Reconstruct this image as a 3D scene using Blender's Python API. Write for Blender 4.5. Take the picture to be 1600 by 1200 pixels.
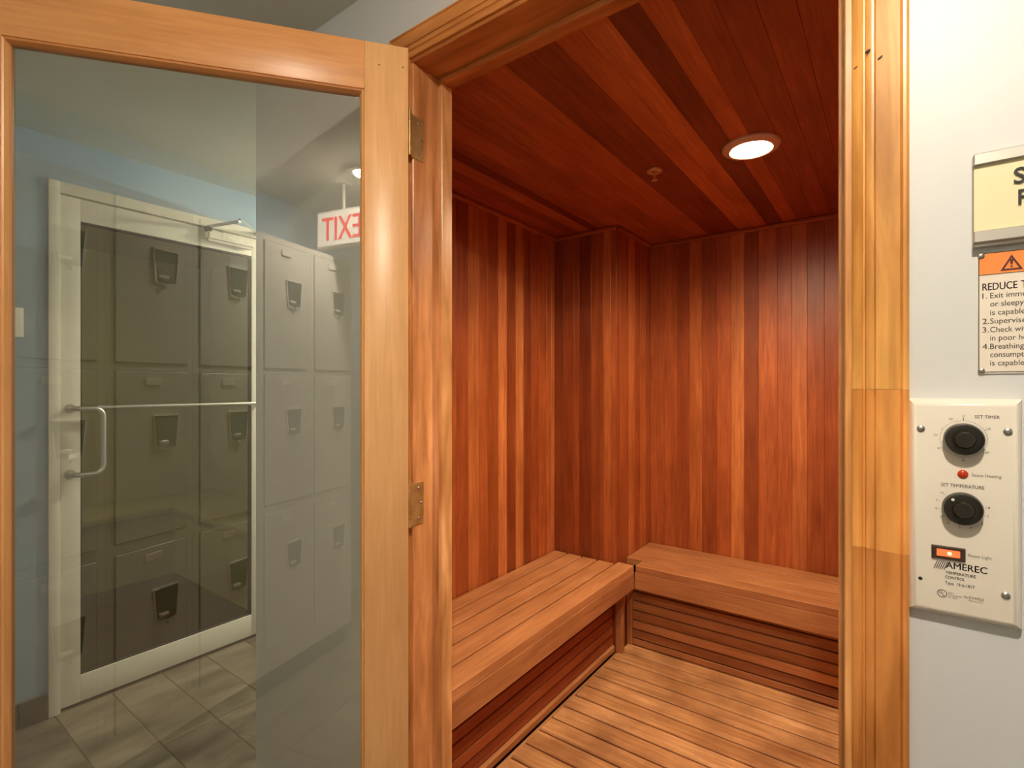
import bpy, bmesh, math, random
from mathutils import Vector, Matrix
random.seed(7)
for o in list(bpy.data.objects):
    bpy.data.objects.remove(o, do_unlink=True)
SC = bpy.context.scene
COL = SC.collection

# ------------------------------------------------------------------ camera
cam_d = bpy.data.cameras.new('camera')
cam = bpy.data.objects.new('camera', cam_d)
COL.objects.link(cam)
cam.location = (0, 0, 1.32)
cam.rotation_euler = (math.radians(90), 0, math.radians(36.4))
cam_d.sensor_width = 36.0
cam_d.lens = 36.0 * 806 / 1600
cam_d.shift_y = 5 / 1600
cam_d.clip_start = 0.02
SC.camera = cam

# ------------------------------------------------------------------ world, exposure
w = bpy.data.worlds.new('world')
SC.world = w
w.use_nodes = True
w.node_tree.nodes['Background'].inputs[0].default_value = (0.5, 0.55, 0.6, 1)
w.node_tree.nodes['Background'].inputs[1].default_value = 0.05
SC.view_settings.view_transform = 'Standard'
SC.view_settings.look = 'None'
SC.view_settings.gamma = 1.0
SC.view_settings.use_curve_mapping = False
SC.view_settings.exposure = 0.0
SC.cycles.max_bounces = 14
SC.cycles.diffuse_bounces = 8
SC.cycles.transparent_max_bounces = 16
# lamps of the place plus an added steam room fill (lens colour, emission strength); the lenses are built below
HALL_LAMP = ((1.0, 0.87, 0.69), 1600.0)
PASSAGE_LAMP = ((1.0, 0.90, 0.66), 600.0)
STEAM_FILL = ((1.0, 0.90, 0.52), 115.0)
SAUNA_LAMP = ((1.0, 0.80, 0.55), 110.0)
SAUNA_REFLECTOR_W = 92.0

# ------------------------------------------------------------------ materials
MATS = {}

def principled(name, color, rough=0.5, metal=0.0, emit=None, emit_s=0.0, spec=0.5, coat=0.0):
    if name in MATS:
        return MATS[name]
    m = bpy.data.materials.new(name)
    m.use_nodes = True
    b = m.node_tree.nodes['Principled BSDF']
    b.inputs['Base Color'].default_value = (*color, 1)
    b.inputs['Roughness'].default_value = rough
    b.inputs['Metallic'].default_value = metal
    b.inputs['Specular IOR Level'].default_value = spec
    b.inputs['Coat Weight'].default_value = coat
    if emit:
        b.inputs['Emission Color'].default_value = (*emit, 1)
        b.inputs['Emission Strength'].default_value = emit_s
    MATS[name] = m
    return m

def wood(name, axis, grain=26.0, contrast=0.35, blotch=0.25, rough=0.45, bump=0.15, stain=0.0, stretch=16.0):
    """wood whose base colour comes from the object's own colour; grain runs along the given local axis"""
    key = name + '_' + axis
    if key in MATS:
        return MATS[key]
    m = bpy.data.materials.new(key)
    m.use_nodes = True
    nt = m.node_tree
    N, L = nt.nodes, nt.links
    b = N['Principled BSDF']
    b.inputs['Roughness'].default_value = rough
    tc = N.new('ShaderNodeTexCoord')
    oi = N.new('ShaderNodeObjectInfo')
    mul = N.new('ShaderNodeMath'); mul.operation = 'MULTIPLY'; mul.inputs[1].default_value = 37.0
    L.new(oi.outputs['Random'], mul.inputs[0])
    add = N.new('ShaderNodeVectorMath'); add.operation = 'ADD'
    L.new(tc.outputs['Object'], add.inputs[0]); L.new(mul.outputs[0], add.inputs[1])
    mp = N.new('ShaderNodeMapping')
    s = [1.0, 1.0, 1.0]
    s['xyz'.index(axis)] = 1.0 / stretch
    mp.inputs['Scale'].default_value = s
    L.new(add.outputs[0], mp.inputs['Vector'])
    n1 = N.new('ShaderNodeTexNoise'); n1.inputs['Scale'].default_value = grain * 4; n1.inputs['Detail'].default_value = 5
    n1.inputs['Distortion'].default_value = 0.6
    n2 = N.new('ShaderNodeTexNoise'); n2.inputs['Scale'].default_value = grain * 0.55; n2.inputs['Detail'].default_value = 3
    n2.inputs['Distortion'].default_value = 1.2
    L.new(mp.outputs[0], n1.inputs['Vector']); L.new(mp.outputs[0], n2.inputs['Vector'])
    n3 = N.new('ShaderNodeTexNoise'); n3.inputs['Scale'].default_value = 3.5; n3.inputs['Detail'].default_value = 4
    L.new(add.outputs[0], n3.inputs['Vector'])
    def rng(sock, lo, hi, a=0.3, c=0.7):
        r = N.new('ShaderNodeMapRange')
        r.inputs['From Min'].default_value = a; r.inputs['From Max'].default_value = c
        r.inputs['To Min'].default_value = lo; r.inputs['To Max'].default_value = hi
        L.new(sock, r.inputs['Value'])
        return r.outputs[0]
    f1 = rng(n1.outputs[0], 1 - contrast, 1 + contrast * 0.5)
    f2 = rng(n2.outputs[0], 1 - contrast * 0.8, 1 + contrast * 0.5)
    f3 = rng(n3.outputs[0], 1 - blotch, 1 + blotch * 0.6)
    def mulm(a, c):
        q = N.new('ShaderNodeMath'); q.operation = 'MULTIPLY'
        L.new(a, q.inputs[0]); L.new(c, q.inputs[1]); return q.outputs[0]
    val = mulm(mulm(f1, f2), f3)
    # darker latewood is also redder: raise colour to a gamma driven by the value
    comb = N.new('ShaderNodeCombineXYZ')
    p1 = N.new('ShaderNodeMath'); p1.operation = 'POWER'; p1.inputs[1].default_value = 0.75
    p3 = N.new('ShaderNodeMath'); p3.operation = 'POWER'; p3.inputs[1].default_value = 1.35
    L.new(val, p1.inputs[0]); L.new(val, p3.inputs[0])
    L.new(p1.outputs[0], comb.inputs[0]); L.new(val, comb.inputs[1]); L.new(p3.outputs[0], comb.inputs[2])
    mix = N.new('ShaderNodeMix'); mix.data_type = 'RGBA'; mix.blend_type = 'MULTIPLY'
    mix.inputs['Factor'].default_value = 1.0
    L.new(oi.outputs['Color'], mix.inputs['A']); L.new(comb.outputs[0], mix.inputs['B'])
    out = mix.outputs['Result']
    if stain > 0:
        n4 = N.new('ShaderNodeTexNoise'); n4.inputs['Scale'].default_value = 5.0; n4.inputs['Detail'].default_value = 6
        g = N.new('ShaderNodeTexCoord')
        geo = N.new('ShaderNodeNewGeometry')
        L.new(geo.outputs['Position'], n4.inputs['Vector'])
        st = rng(n4.outputs[0], 0.0, stain, 0.42, 0.66)
        mx = N.new('ShaderNodeMix'); mx.data_type = 'RGBA'
        L.new(st, mx.inputs['Factor']); L.new(out, mx.inputs['A']); mx.inputs['B'].default_value = (0.20, 0.065, 0.015, 1)
        out = mx.outputs['Result']
    L.new(out, b.inputs['Base Color'])
    bp = N.new('ShaderNodeBump'); bp.inputs['Strength'].default_value = bump; bp.inputs['Distance'].default_value = 0.002
    L.new(n1.outputs[0], bp.inputs['Height']); L.new(bp.outputs[0], b.inputs['Normal'])
    MATS[key] = m
    return m

def noisy(name, c1, c2, scale=8.0, rough=0.6, bump=0.05, detail=4, lo=0.35, hi=0.65, obj=False, stretch=None, bump_scale=None, metal=0.0):
    if name in MATS:
        return MATS[name]
    m = bpy.data.materials.new(name)
    m.use_nodes = True
    nt = m.node_tree; N, L = nt.nodes, nt.links
    b = N['Principled BSDF']; b.inputs['Roughness'].default_value = rough
    b.inputs['Metallic'].default_value = metal
    tc = N.new('ShaderNodeTexCoord')
    vec = tc.outputs['Object']
    if obj:
        oi = N.new('ShaderNodeObjectInfo')
        mul = N.new('ShaderNodeMath'); mul.operation = 'MULTIPLY'; mul.inputs[1].default_value = 41.0
        L.new(oi.outputs['Random'], mul.inputs[0])
        add = N.new('ShaderNodeVectorMath'); add.operation = 'ADD'
        L.new(vec, add.inputs[0]); L.new(mul.outputs[0], add.inputs[1]); vec = add.outputs[0]
    if stretch:
        mp = N.new('ShaderNodeMapping'); mp.inputs['Scale'].default_value = stretch
        L.new(vec, mp.inputs['Vector']); vec = mp.outputs[0]
    n = N.new('ShaderNodeTexNoise'); n.inputs['Scale'].default_value = scale; n.inputs['Detail'].default_value = detail
    L.new(vec, n.inputs['Vector'])
    r = N.new('ShaderNodeMapRange'); r.inputs['From Min'].default_value = lo; r.inputs['From Max'].default_value = hi
    L.new(n.outputs[0], r.inputs['Value'])
    mx = N.new('ShaderNodeMix'); mx.data_type = 'RGBA'
    L.new(r.outputs[0], mx.inputs['Factor'])
    mx.inputs['A'].default_value = (*c1, 1); mx.inputs['B'].default_value = (*c2, 1)
    L.new(mx.outputs['Result'], b.inputs['Base Color'])
    if bump:
        n2 = N.new('ShaderNodeTexNoise'); n2.inputs['Scale'].default_value = bump_scale or scale * 8
        L.new(vec, n2.inputs['Vector'])
        bp = N.new('ShaderNodeBump'); bp.inputs['Strength'].default_value = bump; bp.inputs['Distance'].default_value = 0.003
        L.new(n2.outputs[0], bp.inputs['Height']); L.new(bp.outputs[0], b.inputs['Normal'])
    MATS[name] = m
    return m

def emission(name, color, strength):
    if name in MATS:
        return MATS[name]
    m = bpy.data.materials.new(name)
    m.use_nodes = True
    nt = m.node_tree
    nt.nodes.remove(nt.nodes['Principled BSDF'])
    e = nt.nodes.new('ShaderNodeEmission')
    e.inputs[0].default_value = (*color, 1); e.inputs[1].default_value = strength
    nt.links.new(e.outputs[0], nt.nodes['Material Output'].inputs[0])
    MATS[name] = m
    return m

def pane(name, tint, refl):
    """sheet glass: see-through tint plus a mirror share that rises towards grazing"""
    if name in MATS:
        return MATS[name]
    m = bpy.data.materials.new(name)
    m.use_nodes = True
    nt = m.node_tree; N, L = nt.nodes, nt.links
    N.remove(N['Principled BSDF'])
    t = N.new('ShaderNodeBsdfTransparent'); t.inputs[0].default_value = (*tint, 1)
    out = N['Material Output']
    if refl <= 0:
        L.new(t.outputs[0], out.inputs[0])
    else:
        g = N.new('ShaderNodeBsdfGlossy'); g.inputs['Roughness'].default_value = 0.0
        lw = N.new('ShaderNodeLayerWeight'); lw.inputs['Blend'].default_value = 0.5
        pw = N.new('ShaderNodeMath'); pw.operation = 'POWER'; pw.inputs[1].default_value = 5.0
        L.new(lw.outputs['Facing'], pw.inputs[0])
        ma = N.new('ShaderNodeMath'); ma.operation = 'MULTIPLY_ADD'
        ma.inputs[1].default_value = 1 - refl; ma.inputs[2].default_value = refl
        L.new(pw.outputs[0], ma.inputs[0])
        mx = N.new('ShaderNodeMixShader')
        L.new(ma.outputs[0], mx.inputs[0]); L.new(t.outputs[0], mx.inputs[1]); L.new(g.outputs[0], mx.inputs[2])
        L.new(mx.outputs[0], out.inputs[0])
    MATS[name] = m
    return m

M_WALL = noisy('wall_paint_pale_blue', (0.68, 0.70, 0.715), (0.73, 0.745, 0.76), 3.0, 0.42, 0.10, bump_scale=60)
M_BLUE = noisy('wall_paint_blue', (0.30, 0.40, 0.50), (0.33, 0.43, 0.53), 3.0, 0.5, 0.08, bump_scale=60)
M_CEIL = noisy('ceiling_paint', (0.68, 0.67, 0.60), (0.72, 0.71, 0.64), 2.0, 0.8, 0.05)
M_TILE = noisy('slate_tile', (0.10, 0.080, 0.060), (0.30, 0.255, 0.20), 5.0, 0.40, 0.25, detail=8, lo=0.3, hi=0.72, obj=True, stretch=(2.2, 0.8, 1))
M_BASE = noisy('base_tile', (0.075, 0.062, 0.05), (0.11, 0.09, 0.075), 9.0, 0.45, 0.1, obj=True)
M_GROUT = principled('grout', (0.15, 0.115, 0.065), 0.9)
M_STEAM = noisy('steam_tile', (0.52, 0.52, 0.46), (0.58, 0.58, 0.52), 4.0, 0.3, 0.05)
M_STEAMF = noisy('steam_floor_tile', (0.07, 0.056, 0.028), (0.11, 0.085, 0.045), 6.0, 0.4, 0.1)
M_ALU = principled('white_coated_aluminium', (0.74, 0.73, 0.66), 0.38)
M_GASKET = principled('black_gasket', (0.02, 0.02, 0.018), 0.6)
M_CHROME = principled('chrome', (0.80, 0.80, 0.79), 0.14, 1.0)
M_STEEL = principled('brushed_steel', (0.55, 0.54, 0.51), 0.35, 1.0)
M_BRASS = noisy('brass', (0.50, 0.33, 0.11), (0.66, 0.48, 0.20), 30, 0.5, 0.0, metal=0.75)
M_LOCKER = principled('grey_locker_enamel', (0.62, 0.62, 0.56), 0.4)
M_BRIGHT = principled('bright_zinc', (0.85, 0.85, 0.82), 0.22, 0.35)
M_CUP = principled('dark_chrome_cup', (0.30, 0.29, 0.27), 0.16, 1.0)
M_WHITE = principled('white_plastic', (0.82, 0.80, 0.74), 0.4)
M_BLACK = principled('black_plastic', (0.018, 0.016, 0.012), 0.28)
M_INK = principled('black_ink', (0.02, 0.02, 0.02), 0.6)
M_RIM = principled('lamp_trim_enamel', (0.62, 0.42, 0.30), 0.4)
G_FACE = pane('door_glass_face', (0.97, 0.97, 0.90), 0.20)
G_BACK = pane('door_glass_rear', (0.97, 0.97, 0.95), 0.0)
S_FACE = pane('steam_glass_face', (0.62, 0.59, 0.40), 0.05)
S_BACK = pane('steam_glass_rear', (0.97, 0.97, 0.92), 0.0)

# ------------------------------------------------------------------ helpers
def link(o, parent=None, label=None, cat=None, group=None, kind=None, color=None):
    COL.objects.link(o)
    if parent is not None:
        o.parent = parent
    if label: o['label'] = label
    if cat: o['category'] = cat
    if group: o['group'] = group
    if kind: o['kind'] = kind
    if color: o.color = (*color, 1)
    return o

def empty(name, loc, label, cat, group=None, kind=None, rz=0.0):
    o = bpy.data.objects.new(name, None)
    o.empty_display_size = 0.1
    o.location = loc
    o.rotation_euler = (0, 0, rz)
    return link(o, None, label, cat, group, kind)

def mesh_from_bm(name, bm, mats, smooth=False):
    bmesh.ops.recalc_face_normals(bm, faces=bm.faces)
    me = bpy.data.meshes.new(name)
    bm.to_mesh(me); bm.free()
    for m in (mats if isinstance(mats, (list, tuple)) else [mats]):
        me.materials.append(m)
    if smooth:
        for p in me.polygons: p.use_smooth = True
        if smooth != 'all':
            me.set_sharp_from_angle(angle=math.radians(35))
    return me

def bm_box(bm, x0, x1, y0, y1, z0, z1):
    v = [bm.verts.new(p) for p in ((x0,y0,z0),(x1,y0,z0),(x1,y1,z0),(x0,y1,z0),(x0,y0,z1),(x1,y0,z1),(x1,y1,z1),(x0,y1,z1))]
    return [bm.faces.new([v[i] for i in f]) for f in ((0,3,2,1),(4,5,6,7),(0,1,5,4),(1,2,6,5),(2,3,7,6),(3,0,4,7))]

def bm_cyl(bm, p0, p1, r0, r1=None, seg=16, cap=True):
    p0, p1 = Vector(p0), Vector(p1)
    r1 = r0 if r1 is None else r1
    d = (p1 - p0).normalized()
    a = d.orthogonal().normalized(); c = d.cross(a)
    A = []; B = []
    for i in range(seg):
        t = 2 * math.pi * i / seg
        q = a * math.cos(t) + c * math.sin(t)
        A.append(bm.verts.new(p0 + q * r0)); B.append(bm.verts.new(p1 + q * r1))
    for i in range(seg):
        j = (i + 1) % seg
        bm.faces.new((A[i], A[j], B[j], B[i]))
    if cap:
        bm.faces.new(A[::-1]); bm.faces.new(B)

def bm_lathe(bm, prof, origin, axis, seg=32):
    """prof: (radius, height along axis)"""
    o = Vector(origin); d = Vector(axis).normalized()
    a = d.orthogonal().normalized(); c = d.cross(a)
    rings = []
    for r, h in prof:
        if r <= 1e-6:
            rings.append([bm.verts.new(o + d * h)])
        else:
            rings.append([bm.verts.new(o + d * h + (a * math.cos(2*math.pi*i/seg) + c * math.sin(2*math.pi*i/seg)) * r) for i in range(seg)])
    for A, B in zip(rings, rings[1:]):
        for i in range(seg):
            j = (i + 1) % seg
            if len(A) == 1 and len(B) == 1: continue
            if len(A) == 1: bm.faces.new((A[0], B[i], B[j]))
            elif len(B) == 1: bm.faces.new((A[i], A[j], B[0]))
            else: bm.faces.new((A[i], A[j], B[j], B[i]))

def bm_tube(bm, pts, r, seg=12):
    pts = [Vector(p) for p in pts]
    prev = None
    n0 = None
    rings = []
    for i, p in enumerate(pts):
        d = (pts[min(i+1, len(pts)-1)] - pts[max(i-1, 0)]).normalized()
        if n0 is None: n0 = d.orthogonal().normalized()
        n0 = (n0 - d * n0.dot(d)).normalized()
        c = d.cross(n0)
        rings.append([bm.verts.new(p + (n0 * math.cos(2*math.pi*k/seg) + c * math.sin(2*math.pi*k/seg)) * r) for k in range(seg)])
    for A, B in zip(rings, rings[1:]):
        for k in range(seg):
            j = (k + 1) % seg
            bm.faces.new((A[k], A[j], B[j], B[k]))
    bm.faces.new(rings[0][::-1]); bm.faces.new(rings[-1])

CACHE = {}
AX = {'x': Vector((1,0,0)), 'y': Vector((0,1,0)), 'z': Vector((0,0,1)), '-x': Vector((-1,0,0)), '-y': Vector((0,-1,0)), '-z': Vector((0,0,-1))}

def plank_mesh(name, L, W, T, c, al, aw, at, mat):
    """chamfered plank: centred on length and width, back at 0, face at T along at"""
    key = (round(L,4), round(W,4), round(T,4), round(c,4), al, aw, at, mat.name)
    if key in CACHE: return CACHE[key]
    l, wd, t = AX[al], AX[aw], AX[at]
    prof = [(-W/2, 0), (W/2, 0), (W/2, T-c), (W/2-c, T), (-W/2+c, T), (-W/2, T-c)]
    bm = bmesh.new()
    A = [bm.verts.new(wd*a + t*b - l*(L/2)) for a, b in prof]
    B = [bm.verts.new(wd*a + t*b + l*(L/2)) for a, b in prof]
    n = len(prof)
    for i in range(n):
        j = (i+1) % n
        bm.faces.new((A[i], A[j], B[j], B[i]))
    bm.faces.new(A[::-1]); bm.faces.new(B)
    me = mesh_from_bm(name, bm, mat)
    CACHE[key] = me
    return me

def plank(name, parent, L, W, T, c, al, aw, at, mat, loc, color):
    o = bpy.data.objects.new(name, plank_mesh(name, L, W, T, c, al, aw, at, mat))
    o.location = Vector(loc) - (parent.location if parent else Vector())
    return link(o, parent, color=color)

def obj_bm(name, bm, mats, parent=None, smooth=False, origin=None, **kw):
    """world-space bmesh to an object; vertices are moved to the parent's (unrotated) frame"""
    base = Vector(origin) if origin else Vector()
    off = parent.location if parent is not None else Vector()
    if origin:
        bmesh.ops.translate(bm, verts=bm.verts, vec=-base)
        o = bpy.data.objects.new(name, mesh_from_bm(name, bm, mats, smooth))
        o.location = base - off
    else:
        if parent is not None:
            bmesh.ops.translate(bm, verts=bm.verts, vec=-off)
        o = bpy.data.objects.new(name, mesh_from_bm(name, bm, mats, smooth))
    return link(o, parent, **kw)

def box(name, x0, x1, y0, y1, z0, z1, mat, parent=None, bevel=0.0, seg=2, **kw):
    bm = bmesh.new()
    bm_box(bm, x0, x1, y0, y1, z0, z1)
    if bevel > 0:
        bmesh.ops.bevel(bm, geom=list(bm.edges), offset=bevel, segments=seg, affect='EDGES', profile=0.5)
    c = ((x0+x1)/2, (y0+y1)/2, (z0+z1)/2)
    return obj_bm(name, bm, mat, parent, smooth=bool(bevel), origin=c, **kw)

def local_box(name, x0, x1, y0, y1, z0, z1, mat, parent, bevel=0.0, color=None, seg=2):
    """box in the parent's own frame (parent may be rotated)"""
    bm = bmesh.new()
    c = Vector(((x0+x1)/2, (y0+y1)/2, (z0+z1)/2))
    bm_box(bm, x0-c.x, x1-c.x, y0-c.y, y1-c.y, z0-c.z, z1-c.z)
    if bevel > 0:
        bmesh.ops.bevel(bm, geom=list(bm.edges), offset=bevel, segments=seg, affect='EDGES', profile=0.5)
    o = bpy.data.objects.new(name, mesh_from_bm(name, bm, mat, bool(bevel)))
    o.location = c
    return link(o, parent, color=color)

def text_mesh(body, x0, x1, zb, cap, y, depth=0.0003, bold=False, face='-y'):
    cu = bpy.data.curves.new('lettering', 'FONT')
    cu.body = body
    cu.size = 1.0
    cu.extrude = 0.0
    cu.resolution_u = 3
    t = bpy.data.objects.new('lettering', cu)
    COL.objects.link(t)
    dg = bpy.context.evaluated_depsgraph_get()
    dg.update()
    me = bpy.data.meshes.new_from_object(t.evaluated_get(dg))
    bpy.data.objects.remove(t, do_unlink=True)
    xs = [v.co.x for v in me.vertices]
    mx, Mx = min(xs), max(xs)
    # cap height of the built-in font
    sx = (x1 - x0) / (Mx - mx) if x1 is not None else cap / 0.69
    sz = cap / 0.69
    bm = bmesh.new(); bm.from_mesh(me)
    if bold:                                   # heavier strokes: two more strikes of the same outline
        for dx in (0.014, 0.028):
            n0 = len(bm.verts)
            bm.from_mesh(me)
            bm.verts.ensure_lookup_table()
            for v in bm.verts[n0:]: v.co.x += dx
    bpy.data.meshes.remove(me)
    for v in bm.verts:
        a, b_ = (v.co.x - mx) * sx, v.co.y * sz
        if face == '-y': v.co = Vector((x0 + a, y - depth, zb + b_))
        else: v.co = Vector((y - depth, x0 - a, zb + b_))       # face -x, reads towards -y
    r = bmesh.ops.extrude_face_region(bm, geom=list(bm.faces))
    dirv = Vector((0, depth, 0)) if face == '-y' else Vector((depth, 0, 0))
    bmesh.ops.translate(bm, verts=[e for e in r['geom'] if isinstance(e, bmesh.types.BMVert)], vec=dirv)
    return bm

def lettering(body, parent, x0, x1, zb, cap, y, mat=None, bold=False, depth=0.0003, face='-y', name='lettering', label=None):
    bm = text_mesh(body, x0, x1, zb, cap, y, depth, bold, face)
    o = obj_bm(name, bm, mat or M_INK, parent)
    if label: o['label'] = label
    return o

def lerp3(a, b, t): return tuple(a[i] + (b[i] - a[i]) * t for i in range(3))
CED_D, CED_M, CED_L = (0.20, 0.037, 0.009), (0.43, 0.105, 0.026), (0.66, 0.230, 0.068)
def cedar(t):
    t = max(0.0, min(1.0, t + random.uniform(-0.03, 0.03)))
    c = lerp3(CED_D, CED_M, t*2) if t < 0.5 else lerp3(CED_M, CED_L, t*2-1)
    return tuple(v * random.uniform(0.97, 1.03) for v in c)

# ================================================================== SETTING
YW = 0.845          # outer face of the sauna wall
YI = 0.963          # inner face of it
XC = -1.644         # its free end
ZC = 2.33           # hall ceiling
ZS = 2.11           # sauna ceiling
XL = -2.715         # passage wall with the steam-room door
OX0, OX1, OZ = -0.925, -0.038, 2.103   # rough opening

# floor with tiles
fl = box('floor', XL-0.15, 2.1, -0.85, 4.1, -0.06, -0.002, M_GROUT, label='grey-brown slate tiled floor of the locker passage', cat='floor', kind='structure')
TP, TLn = 0.19, 0.57
def tile_mesh(lx, ly):
    key = ('tile', round(lx,3), round(ly,3))
    if key in CACHE: return CACHE[key]
    bm = bmesh.new(); c = 0.002
    a = [bm.verts.new((sx*lx/2, sy*ly/2, -0.006)) for sx, sy in ((-1,-1),(1,-1),(1,1),(-1,1))]
    b = [bm.verts.new((sx*lx/2, sy*ly/2, -c)) for sx, sy in ((-1,-1),(1,-1),(1,1),(-1,1))]
    d = [bm.verts.new((sx*(lx/2-c), sy*(ly/2-c), 0)) for sx, sy in ((-1,-1),(1,-1),(1,1),(-1,1))]
    for P, Q in ((a,b),(b,d)):
        for i in range(4):
            j = (i+1) % 4; bm.faces.new((P[i],P[j],Q[j],Q[i]))
    bm.faces.new(d); bm.faces.new(a[::-1])
    me = mesh_from_bm('tile', bm, M_TILE); CACHE[key] = me
    return me
yj = 0.577 - 7*TP
while yj < 4.05:
    x = XL + 0.002
    first = True
    while x < 2.0:
        x2 = min(x + (0.545 if first else TLn), 2.0)
        first = False
        yc = yj + TP/2
        xe = x2
        if yc > YW - 0.05 and x > XC - 0.05: break
        if yc > YW - 0.05: xe = min(x2, XC)
        if xe - x > 0.05:
            o = bpy.data.objects.new('tile', tile_mesh(xe - x - 0.004, TP - 0.004))
            o.location = Vector(((x+xe)/2, yc, 0)) - fl.location
            link(o, fl)
        x = x2
    yj += TP

# sauna front wall with the doorway
bm = bmesh.new()
bm_box(bm, XC, OX0, YW, YI-0.012, 0, ZC)
bm_box(bm, OX1, 2.0, YW, YI-0.012, 0, ZC)
bm_box(bm, OX0, OX1, YW, YI-0.012, OZ, ZC)
obj_bm('wall_front', bm, M_WALL, label='pale painted wall around the sauna doorway', cat='wall', kind='structure')
box('wall_sauna_side', XC, -1.50, YI-0.012, 4.0, 0, ZC, M_WALL, label='pale painted outer side wall of the sauna along the passage', cat='wall', kind='structure')
# passage wall with door opening y .555-1.485
DY0, DY1, DZ = 0.558, 1.482, 2.152
bm = bmesh.new()
bm_box(bm, XL-0.14, XL, -0.75, DY0, 0, ZC)
bm_box(bm, XL-0.14, XL, DY1, 4.0, 0, ZC)
bm_box(bm, XL-0.14, XL, DY0, DY1, DZ, ZC)
obj_bm('wall_left', bm, M_BLUE, label='blue painted passage wall holding the white glazed door', cat='wall', kind='structure')
box('wall_end', XL, XC, 4.0, 4.1, 0, ZC, M_BLUE, label='blue wall closing the far end of the passage', cat='wall', kind='structure')
box('wall_rear', XL-0.14, 2.0, -0.85, -0.75, 0, ZC, M_BLUE, label='blue wall behind the grey lockers', cat='wall', kind='structure')
box('wall_right', 2.0, 2.1, -0.85, YI, 0, ZC, M_WALL, label='pale wall at the right end of the locker passage', cat='wall', kind='structure')
ceil = box('ceiling', XL-0.15, 2.1, -0.85, 4.1, ZC, ZC+0.05, M_CEIL, label='plain off-white ceiling above the locker passage', cat='ceiling', kind='structure')

# tiled base along the blue wall
bb = empty('baseboard_left', (XL, 0.2, 0), 'dark brown tile base along the blue wall beside the white door', 'baseboard', kind='structure')
yy = 0.470 - 6*0.19
while yy < DY0 - 0.01:
    y2 = min(yy + 0.19, DY0)
    if y2 - yy > 0.02:
        box('tile', XL+0.0005, XL+0.012, yy+0.001, y2-0.001, 0.001, 0.102, M_BASE, bb, 0.002, 1)
    yy = y2
yy = DY1
while yy < 3.95:
    y2 = min(yy + 0.19, 3.99)
    box('tile', XL+0.0005, XL+0.012, yy+0.001, y2-0.001, 0.001, 0.102, M_BASE, bb, 0.002, 1)
    yy = y2

# ---------------------------------------------------------------- steam room behind the white door
SX = XL - 0.14
box('floor_steam_room', -4.75, SX, -0.4, 2.1, -0.05, 0, M_STEAMF, label='dark tiled steam room floor seen through the white glazed door', cat='floor', kind='structure')
box('wall_steam_back', -4.75, -4.60, -0.4, 2.1, 0, 2.3, M_STEAM, label='pale tiled back wall of the steam room', cat='wall', kind='structure')
box('wall_steam_far', -4.60, SX, 1.98, 2.1, 0, 2.3, M_STEAM, label='pale tiled far side wall of the steam room', cat='wall', kind='structure')
box('wall_steam_near', -4.60, SX, -0.4, -0.3, 0, 2.3, M_STEAM, label='pale tiled near side wall of the steam room', cat='wall', kind='structure')
box('ceiling_steam_room', -4.75, SX, -0.4, 2.1, 2.3, 2.36, M_STEAM, label='pale ceiling of the steam room', cat='ceiling', kind='structure')
sb = empty('steam_room_bench', (-4.3, 0.8, 0), 'pale tiled corner bench inside the steam room behind the glazed door', 'bench')
box('seat', -4.597, -4.09, -0.297, 1.977, 0.43, 0.475, M_STEAM, sb, 0.006)
box('front', -4.595, -4.11, -0.295, 1.975, 0.0, 0.43, M_STEAM, sb)
box('seat', -4.09, SX-0.002, 1.51, 1.977, 0.43, 0.475, M_STEAM, sb, 0.006)
box('front', -4.11, SX-0.004, 1.53, 1.975, 0.0, 0.43, M_STEAM, sb)

# ---------------------------------------------------------------- white steam-room door frame and leaf
tr2 = empty('trim_2', (XL, 1.02, 0), 'white metal door frame set into the blue passage wall', 'door frame', kind='structure')
FX0, FX1 = XL-0.10, XL+0.012
box('jamb', FX0, FX1, DY0, DY0+0.037, 0, DZ, M_ALU, tr2, 0.002)
box('jamb', FX0, FX1, DY1-0.037, DY1, 0, DZ, M_ALU, tr2, 0.002)
box('head', FX0, FX1, DY0+0.037, DY1-0.037, DZ-0.045, DZ, M_ALU, tr2, 0.002)
LX0, LX1 = XL-0.045, XL-0.002
LY0, LY1, LZ0, LZ1 = DY0+0.040, DY1-0.040, 0.012, DZ-0.049
d2 = empty('door_2', ((LX0+LX1)/2, LY1, 0), 'white framed glazed steam room door with pull handle and closer', 'door', kind='structure')
GY0, GY1, GZ0, GZ1 = 0.662, 1.374, 0.122, 2.010
box('stile', LX0, LX1, LY0, GY0, LZ0, LZ1, M_ALU, d2, 0.002)
box('stile', LX0, LX1, GY1, LY1, LZ0, LZ1, M_ALU, d2, 0.002)
box('rail', LX0, LX1, GY0, GY1, GZ1, LZ1, M_ALU, d2, 0.002)
box('rail', LX0, LX1, GY0, GY1, LZ0, GZ0, M_ALU, d2, 0.002)
for (a, b, c, e) in ((GY0, GY0+0.006, GZ0, GZ1), (GY1-0.006, GY1, GZ0, GZ1), (GY0, GY1, GZ0, GZ0+0.006), (GY0, GY1, GZ1-0.006, GZ1)):
    box('gasket', LX0+0.012, LX1-0.006, a, b, c, e, M_GASKET, d2)
bm = bmesh.new()
fs = bm_box(bm, LX0+0.018, LX0+0.024, GY0+0.002, GY1-0.002, GZ0+0.002, GZ1-0.002)
for f in fs: f.material_index = 1
fs[3].material_index = 0
obj_bm('glass', bm, [S_FACE, S_BACK], d2)
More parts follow.
